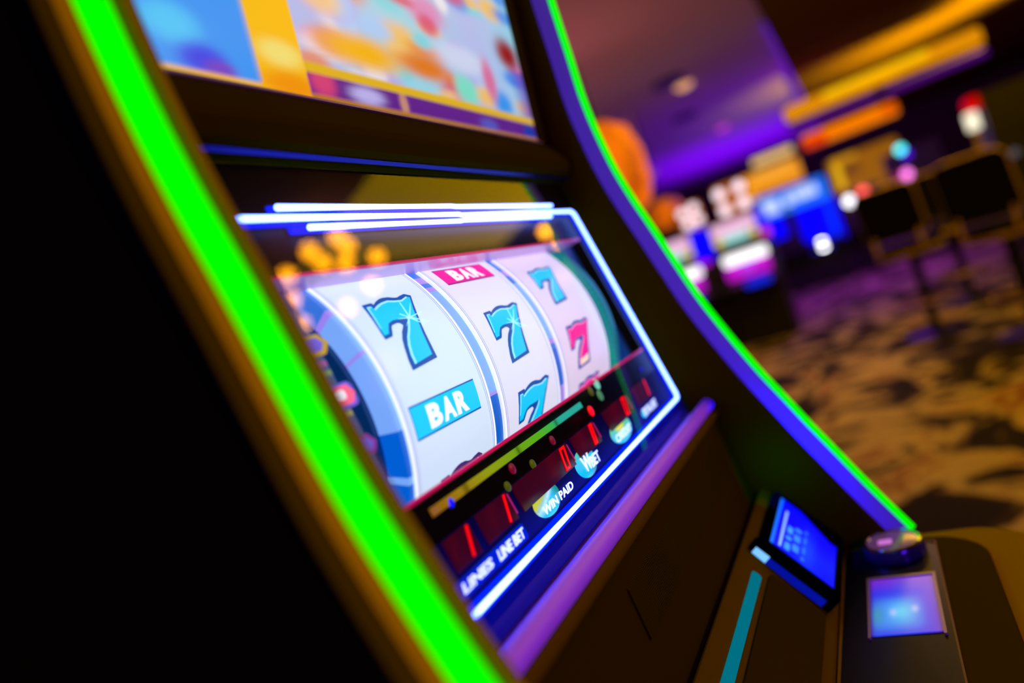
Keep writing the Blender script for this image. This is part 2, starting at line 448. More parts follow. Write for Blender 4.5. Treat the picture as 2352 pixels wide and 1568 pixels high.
obj('bead_ring', bm, [mat('teal_ring', (.02,.3,.25), .4, emit=lin((0,105,110)), strength=.9), mat('teal_bead', (.0,.3,.2), .4, emit=lin((0,150,115)), strength=.9)], M)
bm = bmesh.new(); ring(bm, .480, .5055, .10, .116); obj('ring_hub', bm, mat('blue_hub', (.02,.08,.5), .4, emit=lin((5,50,190)), strength=.8), M)
for i,(x,s) in enumerate(((.4935,.0835),(.496,.117))):
    bm = bmesh.new(); c = GP(x,s,-.022); add_lathe(bm, [(0,.003),(.004,.002),(.005,-.002),(0,-.0025)], lambda a,b,h: c+N*h+U*a+Vector((b,0,0)), 16)
    obj('bay_lamp', bm, mat(('coral_bay_lamp','violet_bay_lamp')[i], (.4,.1,.2), .4, emit=(lin((225,110,175)),lin((95,40,170)))[i], strength=1.), M)

# --- reels with their symbols
SEVEN_O = [(-24.6,-24.6),(-14.7,-25.0),(-14.0,-23.2),(-10.8,-24.9),(-7.3,-26.2),(-3.5,-27.2),(-0.1,-27.5),(5.2,-27.2),(10.7,-25.6),(14,-25.3),(17.5,-26.2),(23.8,-27.2),(29.1,-24.6),(23.8,-17.5),(18.8,-9.5),(14.0,-0.1),(11.6,6.5),(10.2,12.7),(9.2,19),(8.6,24.9),(-21.4,27.5),(-21.0,23.0),(-20.2,19.3),(-17.1,11.5),(-14.3,6.5),(-9.5,1.2),(-5.0,-2.0),(-3.9,-3.2),(-5.4,-5.0),(-7.5,-5.5),(-9.7,-5.4),(-14.2,-4.8),(-16.2,-3.2),(-19.1,0.7),(-21.0,2.7),(-29.1,3.5),(-28.6,-2.5),(-27.3,-9.5)]
SEVEN_I = [(-22.7,-21.9),(-18.6,-21.7),(-17.6,-19.4),(-13.7,-21.2),(-10.5,-22.3),(-7.4,-23.0),(-3,-23.8),(0.5,-23.9),(7.4,-22.6),(14.3,-22.0),(18.5,-22.9),(22.4,-24.2),(25.6,-22.9),(18.0,-13.0),(13.0,-3.6),(8.6,6.0),(6.3,14),(4.7,21.8),(-16.7,24.3),(-16.0,18.0),(-13.0,11.3),(-8.8,6.0),(-3.0,1.0),(3.5,-5.0),(7.0,-9.0),(-0.5,-8.0),(-10.2,-8.2),(-16.2,-6.7),(-21.2,-1.8),(-22.6,0.2),(-27.6,0.8),(-27.0,-4.0),(-25.6,-10.5)]
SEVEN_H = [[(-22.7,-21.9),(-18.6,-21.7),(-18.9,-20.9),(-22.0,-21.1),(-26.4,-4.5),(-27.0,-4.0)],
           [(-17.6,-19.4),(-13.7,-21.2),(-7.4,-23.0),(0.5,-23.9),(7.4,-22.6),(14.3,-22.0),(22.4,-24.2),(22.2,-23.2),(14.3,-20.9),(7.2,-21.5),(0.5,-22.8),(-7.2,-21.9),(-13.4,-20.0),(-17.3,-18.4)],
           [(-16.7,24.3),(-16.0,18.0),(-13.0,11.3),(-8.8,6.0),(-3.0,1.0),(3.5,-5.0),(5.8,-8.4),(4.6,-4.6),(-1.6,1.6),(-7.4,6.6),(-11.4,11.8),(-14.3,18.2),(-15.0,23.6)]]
def seven(parent, cx, ct, sx, st, ink, edge, nm, label, glare=False):
    bm = bmesh.new(); kx = sx/58.2; kt = st/55.
    sc = lambda P: [(cx+a*kx, ct+b*kt) for a,b in P]
    halo = []
    for i,(a,b) in enumerate(SEVEN_O):
        l = math.hypot(a,b); halo.append((a*(1+2.1/l), b*(1+2.1/l)))
    add_prism(bm, sc(halo), DR, .0, .0002, 2, step=.004)
    add_prism(bm, sc(SEVEN_O), DR, .0, .0005, 1, step=.004)
    add_prism(bm, sc(SEVEN_I), DR, .0004, .0008, 0, step=.004)
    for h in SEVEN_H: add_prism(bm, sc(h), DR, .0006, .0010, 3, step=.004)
    if glare:
        for f in bm.faces:
            if f.material_index == 0:
                c = sum((v.co for v in f.verts), Vector())/len(f.verts)-CEN; t = RD*math.atan2(c.dot(U), c.dot(N))
                if t > ct+st*.27: f.material_index = 4  # glare on the foot put into the colour of the lower faces
    return obj(nm, bm, [ink, edge, PAPER, mat('pale_highlight_'+ink.name, (.6,.8,.9), .4, emit=lin((150,235,255)) if ink is CYAN else lin((255,150,215)), strength=1.), GLARE], parent, label=label)
def bar(parent, x0, t0, x1, t1, ink, edge, label):
    bm = bmesh.new()
    add_prism(bm, rounded(x0-.0022,t0-.0016,x1+.0022,t1+.0016,.001,2), DR, 0, .0002, 2, step=.004)
    add_prism(bm, [(x0,t0),(x1,t0),(x1,t1),(x0,t1)], DR, 0, .0004, 1, step=.004)
    add_prism(bm, [(x0+.0006,t0+.0010),(x1-.0004,t0+.0010),(x1-.0004,t1-.0012),(x0+.0006,t1-.0012)], DR, .0003, .0006, 0, step=.004)
    w = x1-x0; h = t1-t0
    for k,ch in enumerate('BAR'):
        a = x0+w*(.205+.205*k)+(.004*w if k else 0)
        add_text(bm, ch, a, t0+h*.15, a+w*.185, t0+h*.85, DR, .0006, 2, bold=.045)
    return obj('bar_symbol', bm, [ink, edge, PAPER], parent, label=label)
reels = []
for i,(x0,x1,c) in enumerate(((.1165,.2185,(.61,.78,.98)),(.2338,.3390,(.74,.76,.95)),(.3540,.4735,(.74,.64,.90)))):
    rm = mat('backlit_reel_strip_%s' % ('cool','plain','rosy')[i], (.6,.6,.62), .35, emit=c, strength=.98)
    bm = bmesh.new(); n = 120
    prof = [(x0,-.004),(x0,0),(x0+.0010,.0003),(x1-.0010,.0003),(x1,0),(x1,-.004)]
    rows = [[bm.verts.new(DR(x, RD*2*math.pi*k/n, h)) for x,h in prof] for k in range(n)]
    for k in range(n):
        a,b = rows[k],rows[(k+1)%n]
        for q in range(len(prof)): bm.faces.new([a[q],a[(q+1)%6],b[(q+1)%6],b[q]])
    r = obj('reel', bm, rm, M, smooth=True, label=('first reel with bluish white strip','middle reel with white strip','last reel with rosy white strip')[i])
    reels.append(r)
    # printed edge lines and white rims
    def hoop(nm, e, w_, h0, h1, m_):
        bm = bmesh.new()
        rr = [[bm.verts.new(DR(e+d, -.115+.23*k/60, h)) for d,h in ((-w_/2,h0),(-w_/2,h1),(w_/2,h1),(w_/2,h0))] for k in range(61)]
        for a,b in zip(rr,rr[1:]):
            for q in range(3): bm.faces.new([a[q],a[q+1],b[q+1],b[q]])
        obj(nm, bm, m_, r)
    for e,w_ in ((x0+.0030,.0007),(x0+.0052,.0004),(x1-.0030,.0007),(x1-.0052,.0004)): hoop('edge_line', e, w_, .0003, .0005, GREYINK)
    for e in (x0+.0010, x1-.0010): hoop('white_rim', e, .0013, -.0003, .0006, PAPER)
# blue spacer drums with segment lines between the reels, and the flange left of the first
SPM = [mat('blue_spacer', (.03,.2,.6), .35, emit=lin((60,125,225)), strength=.8), mat('pale_spacer', (.2,.4,.8), .35, emit=lin((125,175,245)), strength=.9),
       mat('deep_spacer', (.0,.1,.5), .35, emit=lin((0,105,220)), strength=.8), mat('lilac_spacer', (.4,.3,.7), .35, emit=lin((160,135,235)), strength=.9)]
for i,(x0,x1) in enumerate(((.2200,.2325),(.3402,.3528))):
    bm = bmesh.new()
    seq = [(-70,-28,0),(-28,-25,3),(-25,-23,0),(-23,-21,3),(-21,-2,1),(-2,16,1),(16,17,3),(17,22,2),(22,70,2)] if i == 0 else [(-70,-24,0),(-24,-21,3),(-21,-17,0),(-17,8,1),(8,10,3),(10,12,0),(12,26,2),(26,70,3)]
    for a0,a1,k in seq: ring(bm, x0, x1, .120, .1338, a0, a1, max(2,int((a1-a0)/2)), k)
    obj('reel_spacer', bm, SPM, M)
bm = bmesh.new()
seq = [(-62,-38,0),(-38,-22,0),(-22,-20,3),(-20,-8,1),(-8,-7,3),(-7,14,1),(14,15,2),(15,26,2),(26,28,1),(28,62,2)]
for a0,a1,k in seq: ring(bm, .112, .1165, .1195, .1338, a0, a1, max(2,int((a1-a0)/2)), k)
obj('reel_flange', bm, SPM, M)
bm = bmesh.new(); ring(bm, .1085, .1118, .06, .119); obj('reel_hub', bm, mat('dark_teal_hub', (.01,.06,.12), .4, emit=lin((0,50,110)), strength=.5), M)
R1,R2,R3 = reels
seven(R1, .1666,-.0243,.0582,.0549, CYAN, NAVYINK, 'seven_symbol', 'large blue seven')
bar(R1, .1256,.0226,.2035,.0437, CYAN, NAVYINK, 'blue BAR symbol')
bar(R1, .1262,-.1010,.2030,-.0800, CYAN, NAVYINK, 'edge of a blue BAR at the top of the first reel')
seven(R1, .1680,.0985,.0582,.0549, PINK, PLUM, 'seven_symbol', 'top of a pink seven at the lower window edge')
bar(R2, .2497,-.0696,.3262,-.0512, PINK, PLUM, 'pink BAR symbol')
seven(R2, .2880,.0013,.0640,.0470, CYAN, NAVYINK, 'seven_symbol', 'blue seven in the middle of the window')
seven(R2, .2880,.0680,.0646,.0470, CYAN, NAVYINK, 'seven_symbol', 'blue seven cut by the lower window edge')
seven(R3, .4107,-.0290,.0615,.0434, CYAN, NAVYINK, 'seven_symbol', 'blue seven on the last reel')
seven(R3, .4098,.0346,.0620,.0440, PINK, NAVYINK, 'seven_symbol', 'pink seven with painted glare on its foot', glare=True)
seven(R3, .4110,.0890,.0615,.0434, PINK, NAVYINK, 'seven_symbol', 'tip of a seven at the bottom of the last reel')
bm = bmesh.new()
add_prism(bm, [(.388,-.0900),(.430,-.0900),(.428,-.0795),(.419,-.0775),(.414,-.0765),(.4135,-.0785),(.404,-.0770),(.394,-.0762),(.389,-.0790)], DR, 0, .0005, 0, step=.004)
add_prism(bm, rounded(.4135,-.081,.428,-.0745,.0025,3), DR, 0, .0004, 1, step=.004)
obj('bell_symbol', bm, [ORANGEI, LAV], R3, label='foot of an orange symbol at the top of the last reel')

for r_i, cx, ct in ((R1,.1735,-.0312),(R2,.2945,-.0050)):
    bm = bmesh.new()
    for ang,l in ((-75,.014),(-40,.017),(-8,.017),(20,.018),(38,.012),(150,.011),(185,.012),(215,.008)):
        a = math.radians(ang); ux,ut = math.cos(a),math.sin(a)
        add_prism(bm, [(cx-ut*.0004,ct+ux*.0004),(cx+ut*.0004,ct-ux*.0004),(cx+ux*l,ct+ut*l)], DR, .0008, .0012, 0, step=.004)
    obj('sparkle', bm, mat('pale_sparkle_ink', (.6,.9,.95), .4, emit=lin((170,240,255)), strength=1.), r_i)
# --- neon tubes, and glowing strips added for their blue halo
def neon(pts, nm='neon_tube'):
    bm = bmesh.new(); add_tube(bm, [GP(x,s,.0002) for x,s in pts], .0018, 10); return obj(nm, bm, TUBE, M, smooth=True)
cr = .007
def arc(cx, cs, a0, a1): return [(cx+cr*math.cos(math.radians(a0+(a1-a0)*k/6)), cs+cr*math.sin(math.radians(a0+(a1-a0)*k/6))) for k in range(7)]
neon([(.060,-.0008),(.290,-.0002),(.2955,-.0001),(.298,.0006),(.303,.0006),(.42,.0003)]+arc(.549-cr,.0+cr,-90,0)+arc(.549-cr,.2395-cr,0,90)+[(.30,.2395),(.05,.2395)])
neon([(.099,-.0076),(.29,-.0079),(.297,-.0074),(.496,-.0076)])
neon([(.1165,.0060),(.293,.0061),(.298,.0055),(.479,.0056)])
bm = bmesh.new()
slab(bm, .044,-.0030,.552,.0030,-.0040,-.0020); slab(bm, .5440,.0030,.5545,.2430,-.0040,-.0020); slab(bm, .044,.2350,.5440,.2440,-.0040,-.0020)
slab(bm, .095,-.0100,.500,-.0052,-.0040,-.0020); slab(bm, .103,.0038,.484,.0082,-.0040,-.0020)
obj('neon_halo', bm, GLOW, M)

# --- meters, digits, labels, lamps under the window
SEG = {'0':'abcdef','1':'bc'}
def digit(parent, ch, xc, s0, s1, w):
    bm = bmesh.new(); h = s1-s0; t = .0018
    def F(a,b,hh): return GP(xc+a*w-(b-.5)*.0062, s0+b*h, -.0028+hh)
    q = t/w; r = t/h
    boxes = {'a':(-.5,0,.5,r),'d':(-.5,1-r,.5,1),'g':(-.5,.5-r/2,.5,.5+r/2),'f':(-.5,0,-.5+q,.5),'e':(-.5,.5,-.5+q,1),'b':(.5-q,0,.5,.5),'c':(.5-q,.5,.5,1)}
    for s in SEG[ch]:
        a0,b0,a1,b1 = boxes[s]
        add_prism(bm, [(a0,b0),(a1,b0),(a1,b1),(a0,b1)], F, 0, .0006)
    return obj('digit', bm, DIGIT, parent)
meters = [(.0930,.1200,'1',.1126,.0046),(.1290,.1680,'1',.1594,.0046),(.1775,.2700,'0',.2578,.0090),(.2800,.3300,'0',.3200,.0062),(.3560,.4230,'0',.4096,.0082),(.4430,.4930,'1',.4825,.0046)]
for x0,x1,ch,xc,w in meters:
    bm = bmesh.new(); slab(bm, x0, .1998, x1, .2182, -.0040, -.0028)
    mo = obj('credit_meter', bm, METERW, M)
    digit(mo, ch, xc, .2005, .2168, w)
    if ch == '0' or .15 < xc < .17:
        bm = bmesh.new(); add_prism(bm, [(x1-.0006,.2015),(x1+.0004,.2015),(x1+.0008,.2155),(x1-.0002,.2155)], GP, -.0040, -.0022); obj('meter_edge', bm, METERE, mo)
def lens(x, s, rx, rs, cols):  # elliptical emissive disc with a vertex colour gradient
    bm = bmesh.new(); lay = bm.verts.layers.float_color.new('picture'); rings = []
    for k in range(7):
        r = k/6; row = []
        for q in range(28):
            a = 2*math.pi*q/28; v = bm.verts.new(GP(x+rx*r*math.cos(a), s+rs*r*math.sin(a), -.0027-.0008*r*r)); v[lay] = (*cols(r*math.cos(a), r*math.sin(a)),1); row.append(v)
        rings.append(row)
    for a,b in zip(rings,rings[1:]):
        for q in range(28): 
            try: bm.faces.new([a[q],a[(q+1)%28],b[(q+1)%28],b[q]])
            except ValueError: pass
    bmesh.ops.remove_doubles(bm, verts=bm.verts[:], dist=1e-6)
    return obj('label_disc', bm, MATS['label_disc_glow'], M)
vcol_mat('label_disc_glow', 1.2)
YE,CY,GR,MI,BL,WH = lin((190,190,10)),lin((0,185,245)),lin((15,130,95)),lin((85,195,165)),lin((10,80,210)),lin((190,235,245))
lens(.2085,.2222,.0205,.0108, lambda a,b: mix(mix(mix(CY,WH,1-abs(a*.7+b+.1)*4),YE,(-a*.6-b-.15)*3), GR, (a-.3)*1.6))
lens(.2855,.2222,.0200,.0112, lambda a,b: mix(mix(CY,MI,(-b-.1)*1.3), GR, (a+b-.7)*2))
lens(.3765,.2226,.0270,.0108, lambda a,b: mix(mix(MI,CY,(b*.8-a*.3+.1)*1.3), lin((225,220,60)), 1.15-((a+.05)**2+(b+.3)**2)*5))
lens(.4460,.2270,.0090,.0040, lambda a,b: mix(CY,BL,a+.5))
for txt,x0,s0,x1,s1 in (('LINES',.0895,.2236,.1225,.2290),('LINE BET',.1300,.2236,.1642,.2298),('WIN PAID',.1955,.2238,.2485,.2296),('W',.2765,.2165,.2925,.2285),('BET',.2910,.2205,.3105,.2290),('CREDIT',.3545,.2228,.3972,.2294),('TOTAL BET',.4405,.2222,.4868,.2298)):
    if s0 > .2230 and txt.startswith('LINE'):
        bm = bmesh.new(); add_prism(bm, rounded(x0-.004,s0-.002,x1+.004,s1+.002,.002,3), GP, -.0040, -.0030); obj('label_halo', bm, mat('blue_label_halo', (.0,.0,.3), .5, emit=(.0,.02,.55), strength=.8, spec=.0), M)  # glowing plate put behind the word for its blue halo
    bm = bmesh.new(); add_text(bm, txt, x0, s0, x1, s1, GP, -.0024, 0, bold=.03 if txt in ('W',) else .026, shear=.0015); obj('meter_label', bm, LETTER, M)
def pic_bar(x, s):
    t = (x-.097)/(.329-.097)
    st = [(0,(150,95,5)),(.14,(165,130,15)),(.30,(150,165,15)),(.45,(120,170,20)),(.62,(90,185,25)),(.72,(60,190,70)),(.80,(40,180,160)),(1,(45,185,170))]
    for (a,c),(b,d) in zip(st,st[1:]):
        if t <= b: col = mix(lin(c),lin(d),(t-a)/(b-a)); break
    else: col = lin(st[-1][1])
    for g in (.16,.47,.76): col = mix(col, tuple(.35*v for v in col), math.exp(-((t-g)/.012)**2))
    return col
painted('message_bar', lambda x,s: GP(x,s,-.0030), lsp(.097,.329,80), [.1810,.1835,.1860], pic_bar, vcol_mat('message_bar_picture', .9), M, back=N*-.001)
for x,s,r,m in ((.1160,.1850,.0030,LAMPB),(.3405,.1929,.0046,LAMPR),(.3790,.1768,.0052,LAMPG),(.3735,.1868,.0050,LAMPDG),(.3598,.1790,.0044,LAMPO),(.1894,.1911,.0038,LAMPDR),(.2151,.1975,.0036,LAMPO),(.1746,.1985,.0034,LAMPO),(.2560,.1925,.0036,LAMPDR),(.5000,.1905,.0016,LAMPB)):
    bm = bmesh.new(); c = GP(x,s,-.0040); add_lathe(bm, [(r,0),(r,.0006),(r*.7,.0012),(0,.0015)], lambda a,b,h: c+N*h+U*a+Vector((b,0,0)), 20); obj('indicator_lamp', bm, m, M, smooth=True)

# --- the glass pane over the reels
gm = bpy.data.materials.new('clear_reel_glass'); gm.use_nodes = True; nt = gm.node_tree
for n_ in list(nt.nodes):
    if n_.type != 'OUTPUT_MATERIAL': nt.nodes.remove(n_)
tr = nt.nodes.new('ShaderNodeBsdfTransparent'); gl = nt.nodes.new('ShaderNodeBsdfGlossy'); gl.inputs['Roughness'].default_value = .015
fr = nt.nodes.new('ShaderNodeFresnel'); fr.inputs['IOR'].default_value = 1.5; mx = nt.nodes.new('ShaderNodeMixShader')
nt.links.new(fr.outputs[0], mx.inputs[0]); nt.links.new(tr.outputs[0], mx.inputs[1]); nt.links.new(gl.outputs[0], mx.inputs[2])
nt.links.new(mx.outputs[0], [n_ for n_ in nt.nodes if n_.type=='OUTPUT_MATERIAL'][0].inputs[0])
bm = bmesh.new(); vs = [bm.verts.new(GP(x,s,.0035)) for x,s in ((.0215,-.044),(.5685,-.044),(.5685,.258),(.0215,.258))]; bm.faces.new(vs[::-1])
obj('reel_glass', bm, gm, M, keep=True)

# --- ledge roll, speaker panel
bm = bmesh.new()
poly = []
for k in range(15):
    a = math.radians(30+k*17); poly.append((.2040+.0074*math.cos(a), -.1578+.0074*math.sin(a)))
add_prism_x(bm, [(.235,-.1640),(.2130,-.1620)]+poly+[(.2060,-.1720),(.235,-.180)], .022, .568)
obj('ledge_roll', bm, LEDGEM, M, smooth=True)
gr = mat('ribbed_speaker_panel', (.050,.042,.0), .55, spec=.10); nt = gr.node_tree; b_ = nt.nodes['Principled BSDF']
tc = nt.nodes.new('ShaderNodeTexCoord'); wv = nt.nodes.new('ShaderNodeTexWave'); wv.bands_direction = 'X'; wv.inputs['Scale'].default_value = 130
bp = nt.nodes.new('ShaderNodeBump'); bp.inputs['Distance'].default_value = .0012; bp.inputs['Strength'].default_value = .8
nt.links.new(tc.outputs['Object'], wv.inputs['Vector']); nt.links.new(wv.outputs['Fac'], bp.inputs['Height']); nt.links.new(bp.outputs['Normal'], b_.inputs['Normal']); matte(gr); rp = nt.nodes.new('ShaderNodeValToRGB'); rp.color_ramp.elements[0].color = (.022,.018,.0,1); rp.color_ramp.elements[1].color = (.085,.07,.0,1); nt.links.new(wv.outputs['Fac'], rp.inputs['Fac']); nt.links.new(rp.outputs['Color'], [q for q in nt.nodes if q.type == 'BSDF_DIFFUSE'][0].inputs['Color'])  # ramp darkens the grooves between ribs, shade put into the colour
bm = bmesh.new(); add_prism_x(bm, [(.2050,-.1665),(.1965,-.1675),(.1960,-.176),(.1855,-.262),(.1850,-.305),(.23,-.305),(.235,-.174)], .022, .568); bp_ = obj('belly_panel', bm, PLASTIC, M)
bm = bmesh.new(); add_prism_x(bm, [(.1960,-.186),(.1935,-.188),(.1893,-.222),(.1910,-.2235)], .20, .51); obj('speaker_grille', bm, gr, M)

bm = bmesh.new(); add_prism_x(bm, [(.1990+.0056*math.cos(2*math.pi*k/14), -.1672+.0056*math.sin(2*math.pi*k/14)) for k in range(14)], .022, .568); obj('ledge_lip', bm, RIDGEP, M, smooth=True)
# --- sloping player panel: ridge, lit groove, tracking screen, bill slot
d_ = Vector((-.62,-.785)).normalized(); nrm = Vector((-.785,.62)).normalized(); PR = Vector((.1766,-.2617))
def SL(x, a, h): q = PR+d_*a+nrm*h; return Vector((x, q.x, q.y))
bm = bmesh.new()
add_prism_x(bm, [(.1795,-.300),(.1795,-.2655),(.1785,-.2625),(.1766,-.2617),(.1745,-.2630),(.1706,-.2660),(.1175,-.3390),(.1165,-.347),(.1165,-.38),(.1795,-.38)], .023, .567)
obj('player_panel', bm, RIDGEP, M)
bm = bmesh.new(); add_prism_x(bm, [(.1845,-.299),(.1805,-.299),(.1805,-.296),(.1845,-.296)], .025, .565); obj('groove_light', bm, BLUELED, M)
bm = bmesh.new()
unit = [(.433,.012),(.560,.012),(.563,.016),(.563,.090),(.560,.094),(.433,.094)]
add_prism(bm, unit, SL, -.001, .0100)
ts = obj('tracking_unit', bm, SIDEBK, M)
def pic_track(u, v):
    c = lin((0,0,250))
    c = mix(c, lin((10,60,255)), .8*math.exp(-((v-.55)/.12)**2)*math.exp(-((u-.30)/.3)**2))
    if v < .05: c = lin((20,110,255))
    if .12 < v < .165 and .04 < u < .8: c = lin((150,190,255))
    for r,(y0,y1,txt) in enumerate(((.21,.285,'110101100'),(.33,.42,'011011010'),(.47,.53,'101101101'))):
        if y0 < v < y1:
            k = int(u*15)
            if 1 <= k < 10 and txt[k-1] == '1': c = mix(c, lin((60,150,255)), (.95,.7,.35)[r])
    return tuple(1.25*q for q in c)
def track_pt(u, v):
    far = .5555-.0*v; x = .4450+(far-.4480)*u
    q = max(0, v-.35)*max(0,(u-.78))*.20            # far corner runs round
    return SL(x-q, .0200+.066*v, .0104)
painted('tracking_screen', track_pt, lsp(0,1,61), lsp(0,1,61), pic_track, vcol_mat('tracking_picture', 1.), ts, back=Vector((0,-nrm.x,-nrm.y))*.0008, label='blue lit display')
bm = bmesh.new(); add_prism(bm, [(.4205,.006),(.4310,.006),(.4310,.090),(.4205,.090)], SL, -.001, .0115); dv = obj('divider_rib', bm, SIDEBK, M)
bm = bmesh.new(); add_prism(bm, [(.4185,.010),(.4203,.010),(.4203,.024),(.4185,.024)], SL, .0002, .0085); obj('slot_lamp', bm, LBLUE, M)
bm = bmesh.new(); add_prism(bm, [(.4188,.024),(.4203,.024),(.4203,.082),(.4188,.082)], SL, .0002, .0075); obj('slot_edge_light', bm, mat('deep_blue_edge', (.0,.0,.2), .4, emit=(.0,.005,.22), strength=1.), M)
bm = bmesh.new(); add_prism(bm, rounded(.22,.0150,.3900,.0240,.003), SL, -.001, .0030); obj('bill_slot_light', bm, TEALED, M)
bm = bmesh.new(); add_prism(bm, rounded(.20,.030,.405,.085,.006), SL, -.001, .004); bs = obj('bill_slot', bm, PLASTIC, M)

# --- button deck
Zd = -.345
def DK(x, y, h): return Vector((x,y,Zd+h))
bm = bmesh.new()
out = rounded(.02,-.013,.580,.119,(.05,.055,.012,.012),8)
add_prism(bm, out, DK, -.022, -.0010); add_prism(bm, [(a+(.3-a)*.006, b+(.05-b)*.02) for a,b in out], DK, -.0012, 0.)
obj('button_deck', bm, DECKM, M, smooth=False)
bm = bmesh.new()
bol = rounded(.012,-.066,.618,.150,(.06,.065,.03,.03),10)
for k,(ins,h0,h1) in enumerate(((.0,-.045,-.022),(.004,-.022,-.014),(.012,-.014,-.0085))):
    add_prism(bm, [(a+(.303-a)*ins/.3, b+(.04-b)*ins/.105) for a,b in bol], DK, h0, h1)
obj('palm_rest', bm, WOOD, M, smooth=False)
bm = bmesh.new()
inn_ = rounded(.045,.004,.566,.108,(.03,.03,.006,.006),6)
add_prism(bm, rounded(.05,.030,.5620,.1130,(.01,.01,.006,.006),6), DK, 0., .0018)
obj('deck_plate', bm, GLOSSBK, M)
bm = bmesh.new()
for a,b in ((rounded(.05,.0285,.5625,.0300,.0005,1),0),(rounded(.05,.1130,.5625,.1152,.0008,1),0),(rounded(.5615,.030,.5640,.1150,.001,1),0)): add_prism(bm, a, DK, 0, .0026)
obj('deck_plate_trim', bm, mat('bronze_edge', (.22,.13,.0), .5, spec=.1), M)
bc = Vector((.5490,.0655,Zd))
bm = bmesh.new(); add_lathe(bm, [(.0285,.0018),(.0285,.0085),(.0270,.0125),(.0262,.0140),(.0240,.0140),(.0235,.0128),(.0,.0128)], lambda x,y,z: bc+Vector((x,y,z)), 48)
sb = obj('spin_button', bm, mat('dark_button_rim', (.03,.02,.04), .2), M, smooth=True)
bm = bmesh.new(); add_lathe(bm, [(.0270,.0124),(.0266,.0144),(.0252,.0150),(.0240,.0144),(.0238,.0130)], lambda x,y,z: bc+Vector((x,y,z)), 48); obj('button_ring', bm, CHROME, sb, smooth=True, label='polished ring')
bm = bmesh.new(); add_lathe(bm, [(.0236,.0131),(.0200,.0136),(.0,.0138)], lambda x,y,z: bc+Vector((x,y,z)), 48); obj('button_cap', bm, mat('smoky_button_cap', (.09,.055,.05), .16, emit=(.20,.07,.0), strength=.35), sb, smooth=True)  # amber reflection on the cap added as weak emission
bm = bmesh.new(); add_prism(bm, rounded(-.0135,-.006,-.001,.007,.002,3), lambda a,b,h: bc+Vector((a*.9+.004,b+.006,.0132+h)), 0, .0010); obj('button_reflection', bm, mat('rosy_reflection', (.5,.25,.25), .3, emit=lin((200,110,115)), strength=.8), sb)  # pink square reflection on the cap, built as a glowing inset
def pic_deck(u, v):
    c = mix(lin((40,45,235)), lin((150,30,190)), (v-.72)*2.2*(1-u*.3) if v>.6 else 0)
    c = mix(c, lin((90,45,200)), max(0,(u-.72)*3))
    g = math.exp(-(((u-.42)/.34)**4+((v-.34)/.27)**4))
    c = mix(c, lin((65,150,245)), g); c = mix(c, lin((90,205,250)), math.exp(-(((u-.46)/.16)**2+((v-.36)/.14)**2)))
    c = mix(c, lin((60,160,170)), .8*math.exp(-(((u-.10)/.09)**2+((v-.32)/.2)**2)))
    for cu_,cv_ in ((.34,.36),(.66,.40)): c = mix(c, lin((190,200,255)), .8*math.exp(-(((u-cu_)/.05)**2+((v-cv_)/.06)**2)))
    c = mix(c, lin((60,0,90)), max(0,(.06-min(u,1-u))/.06)*.8)
    return tuple(.95*q for q in c)
painted('button_display', lambda u,v: DK(.395+.095*v, .090-.053*u, .0030), lsp(0,1,41), lsp(0,1,61), pic_deck, vcol_mat('button_display_picture', 1.), M, back=(0,0,-.0012), label='small lit button display')
bm = bmesh.new()
for a in (rounded(.390,.0345,.494,.0368,.0006,1),rounded(.390,.0902,.494,.0922,.0006,1),rounded(.4905,.0368,.494,.0902,.0006,1)): add_prism(bm, a, DK, .0017, .0040)
obj('display_surround', bm, mat('purple_tint_surround', (.3,.2,.16), .3), M)

# ================================================================== THE ROOM
def struct(name, bm, m): return obj(name, bm, m, None, kind='structure')
cm = bpy.data.materials.new('patterned_carpet'); cm.use_nodes = True; nt = cm.node_tree; b_ = nt.nodes['Principled BSDF']
tc = nt.nodes.new('ShaderNodeTexCoord'); mp_ = nt.nodes.new('ShaderNodeMapping'); mp_.inputs['Scale'].default_value = (1.0,1.0,1.0)
n1 = nt.nodes.new('ShaderNodeTexNoise'); n1.inputs['Scale'].default_value = 2.1; n1.inputs['Detail'].default_value = 3; n1.inputs['Distortion'].default_value = 1.6
r1 = nt.nodes.new('ShaderNodeValToRGB'); e = r1.color_ramp.elements
e[0].position = .43; e[0].color = (.012,.008,.006,1); e[1].position = .54; e[1].color = (.30,.225,.15,1)
for p,c in ((.485,(.04,.025,.012,1)),(.60,(.40,.30,.20,1)),(.66,(.16,.04,.02,1)),(.74,(.33,.25,.18,1))):
    k = e.new(p); k.color = c
nt.links.new(tc.outputs['Object'], mp_.inputs['Vector']); nt.links.new(mp_.outputs['Vector'], n1.inputs['Vector']); nt.links.new(n1.outputs['Fac'], r1.inputs['Fac']); nt.links.new(r1.outputs['Color'], b_.inputs['Base Color'])
b_.inputs['Roughness'].default_value = .95; b_.inputs['Specular IOR Level'].default_value = .1
bm = bmesh.new(); add_box(bm, (8,0,FLOOR-.05), (26,14,.1)); struct('floor', bm, cm)
CEILP = bumpy(mat('matte_ceiling_paint', (.62,.60,.62), .9, spec=.1), 6, .01); CEILG = bumpy(mat('tan_soffit_paint', (.14,.095,.006), .9, spec=.0), 5, .01)
bm = bmesh.new(); add_box(bm, (9.5,3.635,2.05), (23,6.73,.1)); struct('ceiling', bm, CEILP)
bm = bmesh.new(); add_box(bm, (8,-3.365,1.98), (26,7.27,.12)); struct('soffit', bm, CEILG)
bm = bmesh.new(); add_box(bm, (21.05,0,.45), (.1,14,3.3)); struct('wall_far', bm, mat('brown_wall', (.16,.10,.05), .8))
bm = bmesh.new(); add_box(bm, (9.5,7.05,.45), (23.2,.1,3.3)); struct('wall_left', bm, mat('brown_wall'))
